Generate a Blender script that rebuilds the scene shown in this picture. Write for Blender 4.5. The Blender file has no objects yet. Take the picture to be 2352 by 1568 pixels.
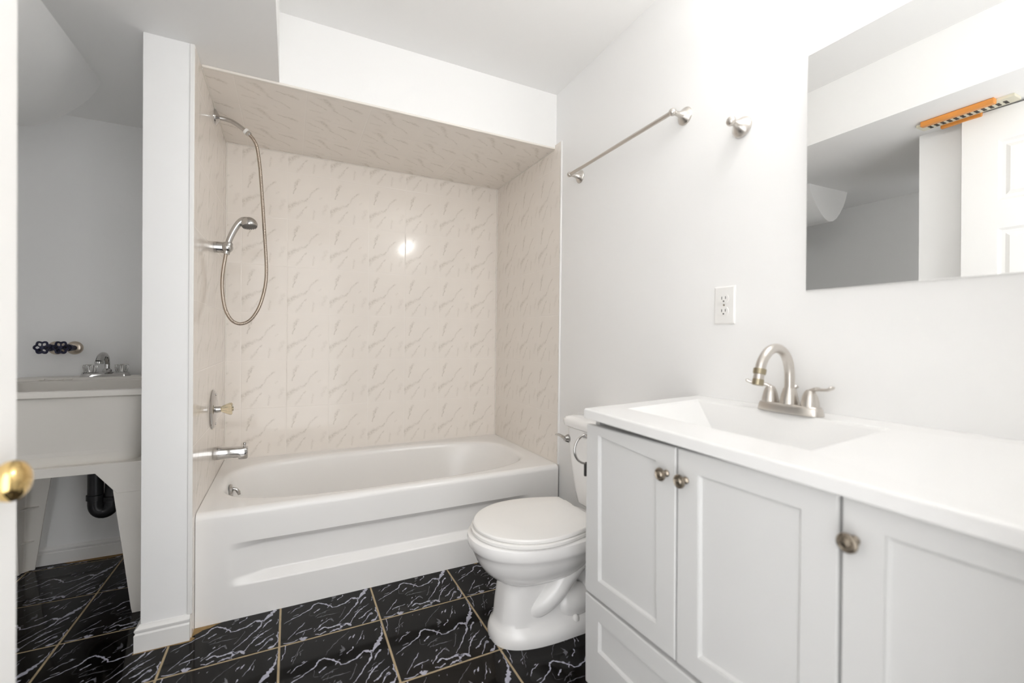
import bpy, math, random
from mathutils import Vector, Matrix, noise as mnoise
random.seed(7)
SC = bpy.context.scene
COL = SC.collection
PI = math.pi

# ------------------------------------------------------------------ camera, world, lamps, exposure
cam_d = bpy.data.cameras.new('camera')
cam = bpy.data.objects.new('camera', cam_d); COL.objects.link(cam)
_R = Vector((0.89448732, -0.44696165, 0.01084963)); _U = Vector((-0.00629376, 0.0116766, 0.99991202)); _F = Vector((0.44704901, 0.89447691, -0.0076315))
CAM = Vector((0.2996465, -1.90671374, 1.04665378))
m = Matrix((( _R.x, _U.x, -_F.x, CAM.x), (_R.y, _U.y, -_F.y, CAM.y), (_R.z, _U.z, -_F.z, CAM.z), (0, 0, 0, 1)))
cam.matrix_world = m
cam_d.sensor_width = 36.0; cam_d.sensor_fit = 'HORIZONTAL'
cam_d.lens = 1018.464 / 2352.0 * 36.0
cam_d.clip_start = 0.02
cam_d.dof.use_dof = True; cam_d.dof.focus_distance = 2.35; cam_d.dof.aperture_fstop = 2.0
SC.camera = cam

world = bpy.data.worlds.new('world'); SC.world = world; world.use_nodes = True
world.node_tree.nodes['Background'].inputs[0].default_value = (0.99, 0.993, 1.0, 1)
world.node_tree.nodes['Background'].inputs[1].default_value = 2.7       # even fill added for an unseen hallway, enters by doorway and recess opening
BULB = 123.0                                                            # vanity lamp globes
SC.view_settings.view_transform = 'Standard'; SC.view_settings.look = 'None'
SC.view_settings.gamma = 1.0; SC.view_settings.use_curve_mapping = False
SC.view_settings.exposure = 0.27
try:
    SC.cycles.use_denoising = True
    SC.cycles.max_bounces = 8; SC.cycles.diffuse_bounces = 6; SC.cycles.glossy_bounces = 4; SC.cycles.transmission_bounces = 6
    SC.cycles.use_adaptive_sampling = True; SC.cycles.adaptive_threshold = 0.08; SC.cycles.adaptive_min_samples = 12
    SC.cycles.sample_clamp_indirect = 8.0
except Exception:
    pass

# ------------------------------------------------------------------ node helpers, materials
class NT:
    def __init__(s, mat): s.t = mat.node_tree; s.n = s.t.nodes; s.l = s.t.links
    def node(s, typ, **kw):
        n = s.n.new(typ)
        for k, v in kw.items(): setattr(n, k, v)
        return n
    def put(s, sock, v):
        if hasattr(v, 'is_output'): s.l.new(v, sock)
        else: sock.default_value = v
    def math(s, op, a, b=0.0, c=None, clamp=False):
        n = s.node('ShaderNodeMath', operation=op); n.use_clamp = clamp
        s.put(n.inputs[0], a); s.put(n.inputs[1], b)
        if c is not None: s.put(n.inputs[2], c)
        return n.outputs[0]
    def mix(s, f, a, b):
        n = s.node('ShaderNodeMix', data_type='RGBA')
        s.put(n.inputs[0], f); s.put(n.inputs[6], a); s.put(n.inputs[7], b)
        return n.outputs[2]
    def noise(s, vec, scale, detail=3.0, rough=0.5):
        n = s.node('ShaderNodeTexNoise'); s.put(n.inputs['Vector'], vec)
        n.inputs['Scale'].default_value = scale; n.inputs['Detail'].default_value = detail; n.inputs['Roughness'].default_value = rough
        return n

def c4(c): return (c[0], c[1], c[2], 1.0)
def new_mat(name):
    m = bpy.data.materials.new(name); m.use_nodes = True
    return m, NT(m), m.node_tree.nodes['Principled BSDF']

def M(name, col, rough=0.5, metal=0.0, var=0.02, scale=6.0, bump=0.0, bscale=60.0, coat=0.0, spec=0.5, trans=0.0, stretch=None):
    m, t, b = new_mat(name)
    tc = t.node('ShaderNodeTexCoord'); vec = tc.outputs['Object']
    if stretch:
        mp = t.node('ShaderNodeMapping'); mp.inputs['Scale'].default_value = stretch
        t.l.new(vec, mp.inputs['Vector']); vec = mp.outputs['Vector']
    n = t.noise(vec, scale, 2.0)
    lo = tuple(max(0, x * (1 - var)) for x in col); hi = tuple(min(1, x * (1 + var)) for x in col)
    t.l.new(t.mix(n.outputs['Fac'], c4(lo), c4(hi)), b.inputs['Base Color'])
    r = t.math('MULTIPLY_ADD', n.outputs['Fac'], rough * 0.25, rough * 0.875)
    t.l.new(r, b.inputs['Roughness'])
    b.inputs['Metallic'].default_value = metal
    b.inputs['Specular IOR Level'].default_value = spec
    b.inputs['Coat Weight'].default_value = coat
    b.inputs['Transmission Weight'].default_value = trans
    if bump:
        n2 = t.noise(vec, bscale, 2.0); bp = t.node('ShaderNodeBump')
        bp.inputs['Strength'].default_value = bump; bp.inputs['Distance'].default_value = 0.002
        t.l.new(n2.outputs['Fac'], bp.inputs['Height']); t.l.new(bp.outputs['Normal'], b.inputs['Normal'])
    return m

PAINT = M('wall_paint', (0.90, 0.897, 0.890), 0.55, var=0.012, scale=2.5, spec=0.3)
CEILP = M('ceiling_paint', (0.90, 0.895, 0.885), 0.7, var=0.012, scale=2.0, spec=0.25)
TRIMP = M('trim_paint', (0.86, 0.85, 0.83), 0.35, var=0.02, scale=9)
DOORP = M('door_paint', (0.85, 0.84, 0.82), 0.4, var=0.01, scale=5)
PORC = M('porcelain', (0.88, 0.868, 0.855), 0.10, var=0.008, scale=3, coat=0.3)
ENAM = M('tub_enamel', (0.885, 0.87, 0.85), 0.20, var=0.01, scale=3)
SEATP = M('seat_plastic', (0.87, 0.855, 0.83), 0.2, var=0.008, scale=4)
CHROME = M('chrome', (0.56, 0.55, 0.54), 0.06, 1.0, var=0.02, scale=20)
NICKEL = M('brushed_nickel', (0.63, 0.595, 0.555), 0.30, 1.0, var=0.05, scale=40, stretch=(1, 1, 12))
KNOBM = M('antique_nickel', (0.36, 0.31, 0.25), 0.28, 1.0, var=0.15, scale=60)
BRASS = M('polished_brass', (0.83, 0.60, 0.26), 0.12, 1.0, var=0.06, scale=30)
AGED = M('aged_brass', (0.38, 0.33, 0.235), 0.35, 1.0, var=0.12, scale=60)
CAB = M('cabinet_paint', (0.66, 0.658, 0.65), 0.38, var=0.012, scale=4)
GAPM = M('cabinet_inside', (0.30, 0.29, 0.27), 0.7, var=0.05)
CTOP = M('cultured_marble', (0.79, 0.785, 0.775), 0.2, var=0.008, scale=3)
PLASTW = M('white_plastic', (0.86, 0.85, 0.83), 0.3, var=0.01)
SLOT = M('dark_slot', (0.05, 0.045, 0.04), 0.6, var=0.1)
SINKP = M('sink_plastic', (0.84, 0.81, 0.76), 0.45, var=0.03, scale=5, bump=0.05, bscale=90)
ABS = M('black_pipe', (0.022, 0.022, 0.024), 0.38, var=0.15, scale=12)
BLUEV = M('valve_wheel_enamel', (0.012, 0.013, 0.045), 0.35, var=0.2, scale=30)
ESC = M('old_escutcheon', (0.55, 0.48, 0.40), 0.3, 0.9, var=0.15, scale=25)
ORANGE = M('varnished_wood', (0.72, 0.29, 0.06), 0.35, var=0.25, scale=9, stretch=(8, 1, 8))
CREAM = M('grille_plastic', (0.72, 0.69, 0.56), 0.45, var=0.05)
RUBBER = M('grey_nozzle', (0.16, 0.15, 0.14), 0.5, var=0.1)
DARKT = M('dark_tip', (0.03, 0.028, 0.026), 0.4, var=0.1)
CLEAR = M('clear_acrylic', (0.95, 0.94, 0.92), 0.03, var=0.01, trans=1.0)
AMBER = M('yellowed_acrylic', (0.93, 0.83, 0.62), 0.05, var=0.03, trans=0.9)

def hose_mat():
    m, t, b = new_mat('ribbed_metal_hose')
    b.inputs['Metallic'].default_value = 1.0; b.inputs['Roughness'].default_value = 0.22
    tc = t.node('ShaderNodeTexCoord'); n = t.noise(tc.outputs['Object'], 9.0)
    t.l.new(t.mix(n.outputs['Fac'], c4((0.40, 0.335, 0.28)), c4((0.50, 0.44, 0.38))), b.inputs['Base Color'])
    return m
HOSE = hose_mat()

def glow_mat():
    m, t, b = new_mat('lamp_glass')
    tc = t.node('ShaderNodeTexCoord'); n = t.noise(tc.outputs['Object'], 3.0)
    t.l.new(t.mix(n.outputs['Fac'], c4((1.0, 0.995, 0.975)), c4((1.0, 1.0, 0.99))), b.inputs['Emission Color'])
    b.inputs['Emission Strength'].default_value = BULB
    return m
GLOW = glow_mat()

def mirror_mat():
    m, t, b = new_mat('mirror_silver')
    tc = t.node('ShaderNodeTexCoord'); n = t.noise(tc.outputs['Object'], 2.0)
    t.l.new(t.mix(n.outputs['Fac'], c4((0.90, 0.905, 0.90)), c4((0.92, 0.925, 0.92))), b.inputs['Base Color'])
    b.inputs['Metallic'].default_value = 1.0; b.inputs['Roughness'].default_value = 0.004
    return m
MIRR = mirror_mat()

TW, TH = 0.2115, 0.2535
# veins of one wall tile, in fractions of the tile: (u0,v0,u1,v1,width in tile heights,strength)
TVEINS = [(.03,.27,.17,.36,.050,.75), (.10,.33,.24,.37,.035,.55), (.20,.38,.40,.44,.034,.42), (.38,.44,.47,.52,.024,.60), (.47,.52,.60,.66,.020,.42), (.60,.67,.73,.76,.018,.55),
          (.21,.05,.33,.19,.026,.42), (.32,.18,.43,.31,.018,.60), (.12,.56,.17,.68,.016,.80), (.16,.70,.24,.87,.030,.60), (.21,.74,.23,.86,.014,.75),
          (.60,.08,.62,.25,.022,.38), (.83,.22,.91,.38,.045,.26), (.74,.52,.80,.55,.020,.25), (.02,.16,.07,.26,.035,.35)]
def tile_mat(name, ua, va, uo, vo, base=(0.86, 0.805, 0.745), vein=(0.56, 0.51, 0.44), groutc=(0.89, 0.85, 0.80), flip=False):
    m, t, b = new_mat(name)
    tc = t.node('ShaderNodeTexCoord'); sep = t.node('ShaderNodeSeparateXYZ'); t.l.new(tc.outputs['Object'], sep.inputs[0])
    def unit(axis, off, pitch):
        return t.math('DIVIDE', t.math('SUBTRACT', sep.outputs['XYZ'.index(axis)], off), pitch)
    U0 = unit(ua, uo, TW); V0 = unit(va, vo, TH)
    fu = t.math('FRACT', t.math('ADD', U0, 40.0)); fv = t.math('FRACT', t.math('ADD', V0, 40.0))
    if flip: fu = t.math('SUBTRACT', 1.0, fu)
    cmb = t.node('ShaderNodeCombineXYZ'); t.put(cmb.inputs[0], t.math('MULTIPLY', fu, TW / TH)); t.put(cmb.inputs[1], fv)
    nz = t.noise(cmb.outputs[0], 7.0, 3.0, 0.62); sp = t.node('ShaderNodeSeparateColor'); t.l.new(nz.outputs['Color'], sp.inputs[0])
    wu = t.math('ADD', t.math('MULTIPLY', fu, TW / TH), t.math('MULTIPLY_ADD', sp.outputs[0], 0.09, -0.045))
    wv = t.math('ADD', fv, t.math('MULTIPLY_ADD', sp.outputs[1], 0.09, -0.045))
    mask = None
    for (a, bb, c, d, w, s) in TVEINS:
        ax, ay, bx, by = a * TW / TH, bb, c * TW / TH, d
        dx, dy = bx - ax, by - ay; L2 = dx * dx + dy * dy
        px = t.math('SUBTRACT', wu, ax); py = t.math('SUBTRACT', wv, ay)
        k = t.math('MULTIPLY_ADD', px, dx / L2, t.math('MULTIPLY', py, dy / L2), clamp=True)
        ex = t.math('MULTIPLY_ADD', k, -dx, px); ey = t.math('MULTIPLY_ADD', k, -dy, py)
        d2 = t.math('MULTIPLY_ADD', ex, ex, t.math('MULTIPLY', ey, ey))
        g = t.math('MULTIPLY', t.math('POWER', 2.71828, t.math('MULTIPLY', d2, -1.0 / (w * w * 0.62))), s)
        mask = g if mask is None else t.math('MAXIMUM', mask, g)
    brk = t.noise(cmb.outputs[0], 26.0, 2.0, 0.6)
    mask = t.math('MULTIPLY', mask, t.math('MULTIPLY_ADD', brk.outputs['Fac'], 2.6, -0.62), clamp=True)
    cloud = t.noise(cmb.outputs[0], 3.0, 1.0)
    base_c = t.mix(cloud.outputs['Fac'], c4(tuple(x * 0.975 for x in base)), c4(tuple(min(1, x * 1.02) for x in base)))
    col = t.mix(mask, base_c, c4(vein))
    du = t.math('MULTIPLY', t.math('SUBTRACT', 0.5, t.math('ABSOLUTE', t.math('SUBTRACT', fu, 0.5))), TW)
    dv = t.math('MULTIPLY', t.math('SUBTRACT', 0.5, t.math('ABSOLUTE', t.math('SUBTRACT', fv, 0.5))), TH)
    de = t.math('MINIMUM', du, dv)
    gm = t.math('LESS_THAN', de, 0.0013)
    col = t.mix(t.math('MULTIPLY', gm, 0.5), col, c4(groutc))
    t.l.new(col, b.inputs['Base Color'])
    t.l.new(t.math('MULTIPLY_ADD', gm, 0.10, 0.105), b.inputs['Roughness'])
    b.inputs['Specular IOR Level'].default_value = 0.30
    h = t.math('DIVIDE', de, 0.0035, clamp=True)
    bp = t.node('ShaderNodeBump'); bp.inputs['Strength'].default_value = 0.35; bp.inputs['Distance'].default_value = 0.0012
    t.l.new(h, bp.inputs['Height']); t.l.new(bp.outputs['Normal'], b.inputs['Normal'])
    return m
TILE_BACK = tile_mat('marble_wall_tile_back', 'X', 'Z', 0.071, 0.660)
TILE_SIDE = tile_mat('marble_wall_tile_side', 'Y', 'Z', 0.018, 0.660)
TILE_RIGHT = tile_mat('marble_wall_tile_right', 'Y', 'Z', 0.018, 0.660, flip=True)
TILE_TOP = tile_mat('marble_wall_tile_overhead', 'Y', 'X', 0.10, 0.10)
TILE_EDGE = M('tile_edge_glaze', (0.84, 0.795, 0.735), 0.12, var=0.02)

FTILE = M('black_marble_tile', (0.006, 0.005, 0.0042), 0.07, var=0.35, scale=14, coat=0.0, spec=0.19)
FVEIN = M('grey_vein', (0.42, 0.42, 0.50), 0.15, var=0.35, scale=60)
FVEINB = M('dim_vein', (0.11, 0.11, 0.125), 0.10, var=0.4, scale=60)
FGROUT = M('tan_grout', (0.44, 0.345, 0.215), 0.8, var=0.3, scale=30, bump=0.3, bscale=200)
FDIRT = M('chipped_edge', (0.30, 0.19, 0.075), 0.8, var=0.4, scale=45)

# ------------------------------------------------------------------ mesh helpers
class MB:
    def __init__(s): s.v = []; s.f = []; s.mi = []
    def add(s, verts, faces, mi=0):
        o = len(s.v); s.v += [tuple(p) for p in verts]
        for f in faces: s.f.append([o + i for i in f]); s.mi.append(mi)
    def box(s, x0, x1, y0, y1, z0, z1, mi=0):
        x0, x1 = sorted((x0, x1)); y0, y1 = sorted((y0, y1)); z0, z1 = sorted((z0, z1))
        s.add([(x0,y0,z0),(x1,y0,z0),(x1,y1,z0),(x0,y1,z0),(x0,y0,z1),(x1,y0,z1),(x1,y1,z1),(x0,y1,z1)],
              [(0,3,2,1),(4,5,6,7),(0,1,5,4),(1,2,6,5),(2,3,7,6),(3,0,4,7)], mi); return s
    def hexa(s, lo, hi, mi=0):   # two rings of 4
        s.loft([lo, hi], True, True, mi); return s
    def loft(s, rings, cap0=True, cap1=True, mi=0, closed=True):
        n = len(rings[0]); vs = [p for r in rings for p in r]; fs = []
        for i in range(len(rings) - 1):
            for j in range(n if closed else n - 1):
                k = (j + 1) % n
                fs.append((i*n + j, i*n + k, (i+1)*n + k, (i+1)*n + j))
        if cap0: fs.append(tuple(range(n - 1, -1, -1)))
        if cap1: fs.append(tuple((len(rings) - 1) * n + j for j in range(n)))
        s.add(vs, fs, mi); return s
    def prism(s, poly, axis, a, b, mi=0):   # poly: 2-D points in the two other axes (in x,y,z order)
        def mk(p, h):
            if axis == 'x': return (h, p[0], p[1])
            if axis == 'y': return (p[0], h, p[1])
            return (p[0], p[1], h)
        s.loft([[mk(p, a) for p in poly], [mk(p, b) for p in poly]], True, True, mi); return s
    def lathe(s, prof, org, axis=(0,0,1), seg=32, mi=0, cap0=True, cap1=True, arc=None):
        ax = Vector(axis).normalized(); t = Vector((0,0,1)) if abs(ax.z) < 0.9 else Vector((1,0,0))
        u = ax.cross(t).normalized(); w = ax.cross(u).normalized(); o = Vector(org); rings = []
        for r, h in prof:
            r = max(r, 1e-5)
            rings.append([tuple(o + ax*h + u*(r*math.cos(2*PI*k/seg)) + w*(r*math.sin(2*PI*k/seg))) for k in range(seg)])
        s.loft(rings, cap0, cap1, mi); return s
    def tube(s, pts, rad, seg=16, mi=0, cap=True, flat=1.0):
        P = [Vector(p) for p in pts]; n = len(P)
        if not hasattr(rad, '__len__'): rad = [rad] * n
        T = []
        for i in range(n):
            d = P[min(i+1, n-1)] - P[max(i-1, 0)]; T.append(d.normalized())
        u = T[0].cross(Vector((0,0,1)) if abs(T[0].z) < 0.9 else Vector((1,0,0))).normalized(); rings = []
        for i in range(n):
            u = (u - T[i] * u.dot(T[i])).normalized(); w = T[i].cross(u)
            rings.append([tuple(P[i] + u*(rad[i]*math.cos(2*PI*k/seg)) + w*(rad[i]*flat*math.sin(2*PI*k/seg))) for k in range(seg)])
        s.loft(rings, cap, cap, mi); return s
    def sphere(s, c, r, seg=24, mi=0, sx=1, sy=1, sz=1):
        rings = []; n = seg // 2
        for i in range(n + 1):
            a = -PI/2 + PI*i/n; rr = max(math.cos(a), 1e-4)
            rings.append([(c[0]+sx*r*rr*math.cos(2*PI*k/seg), c[1]+sy*r*rr*math.sin(2*PI*k/seg), c[2]+sz*r*math.sin(a)) for k in range(seg)])
        s.loft(rings, True, True, mi); return s
    def build(s, name, mats, parent=None, bevel=0.0, seg=2, smooth=35):
        me = bpy.data.meshes.new(name)
        off = wloc(parent) if parent else Vector((0,0,0))
        me.from_pydata([tuple(Vector(p) - off) for p in s.v], [], s.f); me.update()
        if not isinstance(mats, (list, tuple)): mats = [mats]
        for mm in mats: me.materials.append(mm)
        for p, mi in zip(me.polygons, s.mi): p.material_index = mi
        if smooth:
            for p in me.polygons: p.use_smooth = True
            me.set_sharp_from_angle(angle=math.radians(smooth))
        import bmesh
        bm = bmesh.new(); bm.from_mesh(me); bmesh.ops.recalc_face_normals(bm, faces=bm.faces[:]); bm.to_mesh(me); bm.free()
        o = bpy.data.objects.new(name, me); COL.objects.link(o)
        if parent: o.parent = parent
        if bevel:
            md = o.modifiers.new('bevel', 'BEVEL'); md.width = bevel; md.segments = seg; md.limit_method = 'ANGLE'; md.angle_limit = math.radians(40); md.harden_normals = True
        return o

def wloc(o):
    v = Vector((0,0,0))
    while o: v += Vector(o.location); o = o.parent
    return v
def tag(o, label=None, cat=None, group=None, kind=None):
    if label: o['label'] = label
    if cat: o['category'] = cat
    if group: o['group'] = group
    if kind: o['kind'] = kind
    return o
def thing(name, label, cat, loc=(0,0,0), group=None, kind=None):
    o = bpy.data.objects.new(name, None); COL.objects.link(o); o.location = loc; o.empty_display_size = 0.05
    return tag(o, label, cat, group, kind)
def struct(name, mb, mat, label, cat, **kw):
    return tag(mb.build(name, mat, **kw), label, cat, kind='structure')
def spline(pts, n=10):
    P = [Vector(p) for p in pts]; out = []
    for i in range(len(P) - 1):
        p0 = P[max(i-1,0)]; p1 = P[i]; p2 = P[i+1]; p3 = P[min(i+2, len(P)-1)]
        for k in range(n):
            t = k / n
            out.append(0.5*((2*p1) + (p2-p0)*t + (2*p0-5*p1+4*p2-p3)*t*t + (3*p1-p0-3*p2+p3)*t*t*t))
    out.append(P[-1]); return out
def sellipse(cx, cy, a, b, n, N, z, ex=None):
    out = []
    for k in range(N):
        t = 2*PI*k/N; c, s_ = math.cos(t), math.sin(t)
        e = 2.0/n
        out.append((cx + a*math.copysign(abs(c)**e, c), cy + b*math.copysign(abs(s_)**e, s_), z))
    return out

# ------------------------------------------------------------------ the room
ZS, ZC = 2.038, 2.312
XB, YS = 0.2545, 0.0668
XR, YB = 1.524, 0.781
YC = -0.055
NB = 0.815             # back wall plane
NL = -1.28             # far wall of the laundry recess
YF = -1.82             # front wall plane
WALLX = [(1.531, NB), (1.531, 0.03), (1.507, -0.90), (1.507, YF - 0.14)]
mb = MB(); mb.prism(WALLX + [(1.66, YF - 0.14), (1.66, NB)], 'z', -0.05, 2.40); struct('wall_right', mb, PAINT, 'white painted wall behind the toilet, mirror and vanity', 'wall')
mb = MB(); mb.box(NL - 0.1, 1.66, NB, NB + 0.12, -0.05, 2.40); struct('wall_back', mb, PAINT, 'white back wall behind the laundry sink and the tub tiles', 'wall')
mb = MB(); mb.box(NL - 0.1, NL, -0.94, NB, -0.05, 2.40); struct('wall_left_recess', mb, PAINT, 'far end wall of the laundry recess seen in the mirror', 'wall')
mb = MB(); mb.box(NL - 0.1, -1.20, -0.94, -0.82, -0.05, ZS); mb.box(-1.03, -0.14, -0.94, -0.82, -0.05, ZS); mb.box(-1.20, -1.03, -0.94, -0.82, 1.95, ZS); mb.box(-0.26, -0.14, YF - 0.14, -0.94, -0.05, ZS)  # narrow opening added in this unseen wall to brighten the laundry recess
struct('wall_left', mb, PAINT, 'white wall behind the open door, left of the doorway', 'wall')
mb = MB(); mb.box(0.80, 1.66, YF - 0.14, YF, -0.05, 2.40); mb.box(-0.26, 0.80, YF - 0.14, YF, 2.05, 2.40); mb.box(-0.26, -0.10, YF - 0.14, YF, -0.05, 2.05)
struct('wall_front', mb, PAINT, 'white wall with the entry doorway the picture is taken from', 'wall')
mb = MB(); mb.box(XB, 1.66, YF - 0.14, YS, ZC, ZC + 0.10); struct('ceiling', mb, CEILP, 'flat white ceiling over the vanity', 'ceiling')
mb = MB()
mb.prism([(NL - 0.1, YF - 0.14), (XB, YF - 0.14), (XB, YS), (1.66, YS), (1.66, NB + 0.12), (NL - 0.1, NB + 0.12)], 'z', ZS, 2.42)
struct('ceiling_bulkhead', mb, CEILP, 'dropped white bulkhead over the tub and the laundry recess', 'ceiling', smooth=0)
# partition between laundry recess and tub
mb = MB(); mb.box(-0.139, -0.010, YC, NB, 0.0, ZS); struct('wall_partition', mb, PAINT, 'white partition end between laundry sink and bathtub', 'wall', bevel=0.002)
# tiled alcove
mb = MB(); mb.box(0.0, XR, YB, NB, 0.0, ZS); struct('wall_back_tile', mb, TILE_BACK, 'beige marbled tiles on the long wall above the bathtub', 'tiled wall', smooth=0)
mb = MB(); mb.box(-0.010, 0.0, YC + 0.004, NB - 0.001, 0.0, ZS); struct('wall_left_tile', mb, TILE_SIDE, 'beige marbled tiles behind the shower fittings', 'tiled wall', smooth=0)
mb = MB(); mb.box(XR, 1.5312, 0.012, NB - 0.001, 0.0, ZS + 0.012); struct('wall_right_tile', mb, TILE_RIGHT, 'beige marbled tiles on the toilet end of the tub alcove', 'tiled wall', smooth=0)
mb = MB(); mb.box(0.0, XR, YS + 0.003, YB, ZS - 0.008, ZS - 0.0002); struct('ceiling_tile', mb, TILE_TOP, 'beige marbled tiles under the bulkhead over the bathtub', 'tiled soffit', smooth=0)
# edge trims
def trim(n, mb, label, mat=TILE_EDGE, bev=0.003): return struct('trim_%d' % n, mb, mat, label, 'trim', bevel=bev, seg=3)
mb = MB(); mb.box(-0.0125, 0.0015, YC - 0.004, YC + 0.006, 0.085, ZS - 0.001); trim(1, mb, 'white bullnose edge where the partition meets the shower tiles', TRIMP)
mb = MB(); mb.box(0.002, XR - 0.001, YS - 0.004, YS + 0.012, ZS - 0.010, ZS - 0.0005); trim(2, mb, 'cream rounded tile edge along the bulkhead bottom')
mb = MB(); mb.box(XR - 0.0012, 1.5345, 0.004, 0.013, 0.405, ZS + 0.014); trim(3, mb, 'white vertical tile edge beside the toilet tank', TRIMP)
mb = MB()
mb.box(0.0, 0.006, YB - 0.006, YB, 0.40, ZS - 0.008); mb.box(XR - 0.006, XR, YB - 0.006, YB, 0.40, ZS - 0.008)
mb.box(0, XR, YB - 0.004, YB, ZS - 0.012, ZS - 0.008); mb.box(0.0, 0.004, YS + 0.01, YB, ZS - 0.012, ZS - 0.008); mb.box(XR - 0.004, XR, YS + 0.01, YB, ZS - 0.012, ZS - 0.008)
trim(4, mb, 'cream caulk beads in the corners of the tiled alcove', TILE_EDGE, 0.001)

# baseboards
def base_prof(h=0.085, d=0.014):
    return [(0, 0), (d, 0), (d, h*0.66), (d*0.72, h*0.72), (d*0.95, h*0.80), (d*0.95, h*0.86), (d*0.45, h*0.93), (d*0.2, h), (0, h)]
def baseboard(name, path, nrm, label, h=0.085, d=0.014):
    # path: xy polyline, nrm: outward offset vectors per vertex
    mb = MB(); rings = []
    for (x, y), (nx, ny) in zip(path, nrm): rings.append([(x + nx*q, y + ny*q, z + 0.001) for q, z in base_prof(h, d)])
    mb.loft(rings, True, True); return struct(name, mb, TRIMP, label, 'baseboard', smooth=30)
baseboard('baseboard_partition', [(-0.139, 0.12), (-0.139, YC), (-0.003, YC)], [(-1, 0), (-1, -1), (0, -1)], 'moulded white baseboard around the foot of the partition')
baseboard('baseboard_back', [(NL, NB), (-0.139, NB)], [(0, -1), (0, -1)], 'moulded white baseboard under the laundry sink', 0.078)
baseboard('baseboard_left', [(-0.14, -1.80), (-0.14, -0.82), (-1.03, -0.82)], [(1, 0), (1, 1), (0, 1)], 'moulded white baseboard behind the open door')

# floor: black marbled tiles with raised-by-nothing vein inlays of one repeating print
FS, FX, FY = 0.3328, 0.2725, -0.2337
FV = [([(0.033,0.380),(0.168,0.454),(0.305,0.543),(0.358,0.624),(0.449,0.594),(0.498,0.539),(0.540,0.469),(0.620,0.480),(0.711,0.515),(0.760,0.565),(0.828,0.533),(0.887,0.599),(0.940,0.688),(0.965,0.745),(0.975,0.813),(0.985,0.944)],[.0010,.0026,.0033,.0046,.0046,.0033,.0040,.0046,.0033,.0040,.0092,.0112,.0099,.0046,.0023,.0013]),
([(0.839,0.528),(0.798,0.427),(0.741,0.341),(0.664,0.243),(0.583,0.135)],[.0033,.0040,.0026,.0023,.0017]),
([(0.368,0.101),(0.434,0.127),(0.481,0.092),(0.568,0.113),(0.621,0.082),(0.656,0.090),(0.696,0.034)],[.0026,.0046,.0059,.0073,.0066,.0040,.0059]),
([(0.473,0.012),(0.526,0.030),(0.580,0.035),(0.591,0.012)],[.0033,.0053,.0059,.0026]),
([(0.581,0.127),(0.600,0.071),(0.569,0.014)],[.0026,.0066,.0033]),
([(0.679,0.068),(0.741,0.176),(0.806,0.265),(0.862,0.313),(0.930,0.364)],[.0020,.0026,.0033,.0020,.0010]),
([(0.070,0.074),(0.195,0.241),(0.244,0.306)],[.0010,.0020,.0026]),
([(0.038,0.036),(0.102,0.016),(0.174,0.033)],[.0017,.0040,.0026]),
([(0.195,0.053),(0.216,0.025),(0.264,0.028)],[.0053,.0092,.0020]),
([(0.335,0.045),(0.379,0.027),(0.440,0.057)],[.0017,.0040,.0017]),
([(0.326,0.093),(0.379,0.163),(0.449,0.227),(0.516,0.262)],[.0010,.0020,.0017,.0010]),
([(0.503,0.248),(0.518,0.216),(0.524,0.192)],[.0040,.0053,.0026]),
([(0.898,0.015),(0.923,0.025),(0.958,0.049),(0.980,0.116),(0.980,0.202),(0.985,0.262)],[.0046,.0073,.0040,.0026,.0033,.0013]),
([(0.808,0.123),(0.872,0.192),(0.944,0.253)],[.0059,.0026,.0013]),
([(0.781,0.122),(0.809,0.139)],[.0033,.0059]),
([(0.808,0.015),(0.852,0.070),(0.890,0.138),(0.917,0.173)],[.0033,.0020,.0017,.0013]),
([(0.913,0.171),(0.938,0.147)],[.0053,.0046]),
([(0.590,0.230),(0.629,0.299),(0.667,0.424)],[.0026,.0020,.0010]),
([(0.366,0.342),(0.449,0.344),(0.536,0.340),(0.610,0.337)],[.0040,.0020,.0017,.0007]),
([(0.306,0.500),(0.299,0.421),(0.359,0.400)],[.0010,.0010,.0007]),
([(0.338,0.448),(0.406,0.505)],[.0040,.0026]),
([(0.403,0.673),(0.466,0.753),(0.548,0.843),(0.669,0.952)],[.0007,.0013,.0017,.0007]),
([(0.561,0.750),(0.579,0.699),(0.551,0.629)],[.0033,.0079,.0033]),
([(0.219,0.966),(0.168,0.823),(0.114,0.661)],[.0013,.0013,.0007]),
([(0.060,0.985),(0.045,0.872),(0.020,0.770)],[.0013,.0020,.0010]),
([(0.975,0.498),(0.970,0.408)],[.0020,.0017]),
([(0.350,0.363),(0.426,0.416),(0.512,0.435)],[.0013,.0026,.0010]),
([(0.823,0.399),(0.914,0.522)],[.0013,.0053]),
([(0.10,0.55),(0.17,0.62),(0.25,0.66)],[.0013,.0020,.0010]),([(0.70,0.70),(0.76,0.80),(0.80,0.90)],[.0010,.0018,.0010]),
([(0.15,0.13),(0.23,0.16),(0.31,0.17)],[.0010,.0026,.0010]),([(0.60,0.60),(0.66,0.64)],[.0030,.0015])]
_r = random.Random(21)
for _k in range(34):                                    # short flecks of the print
    u_, v_ = _r.uniform(.05, .93), _r.uniform(.05, .93); a_ = _r.gauss(0.75, 0.28); l_ = _r.uniform(.015, .075); w_ = _r.uniform(.0007, .0030)
    u2, v2 = min(.985, u_ + l_*math.cos(a_)), min(.985, v_ + l_*math.sin(a_))
    FV.append(([(u_, v_), ((u_+u2)/2 + _r.uniform(-.008, .008), (v_+v2)/2 + _r.uniform(-.008, .008)), (u2, v2)], [w_*.4, w_, w_*.3]))
mb = MB()
mb.box(NL, 1.53, YF - 0.14, NB, -0.02, -0.0012, 0)
rv = random.Random(3)
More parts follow.
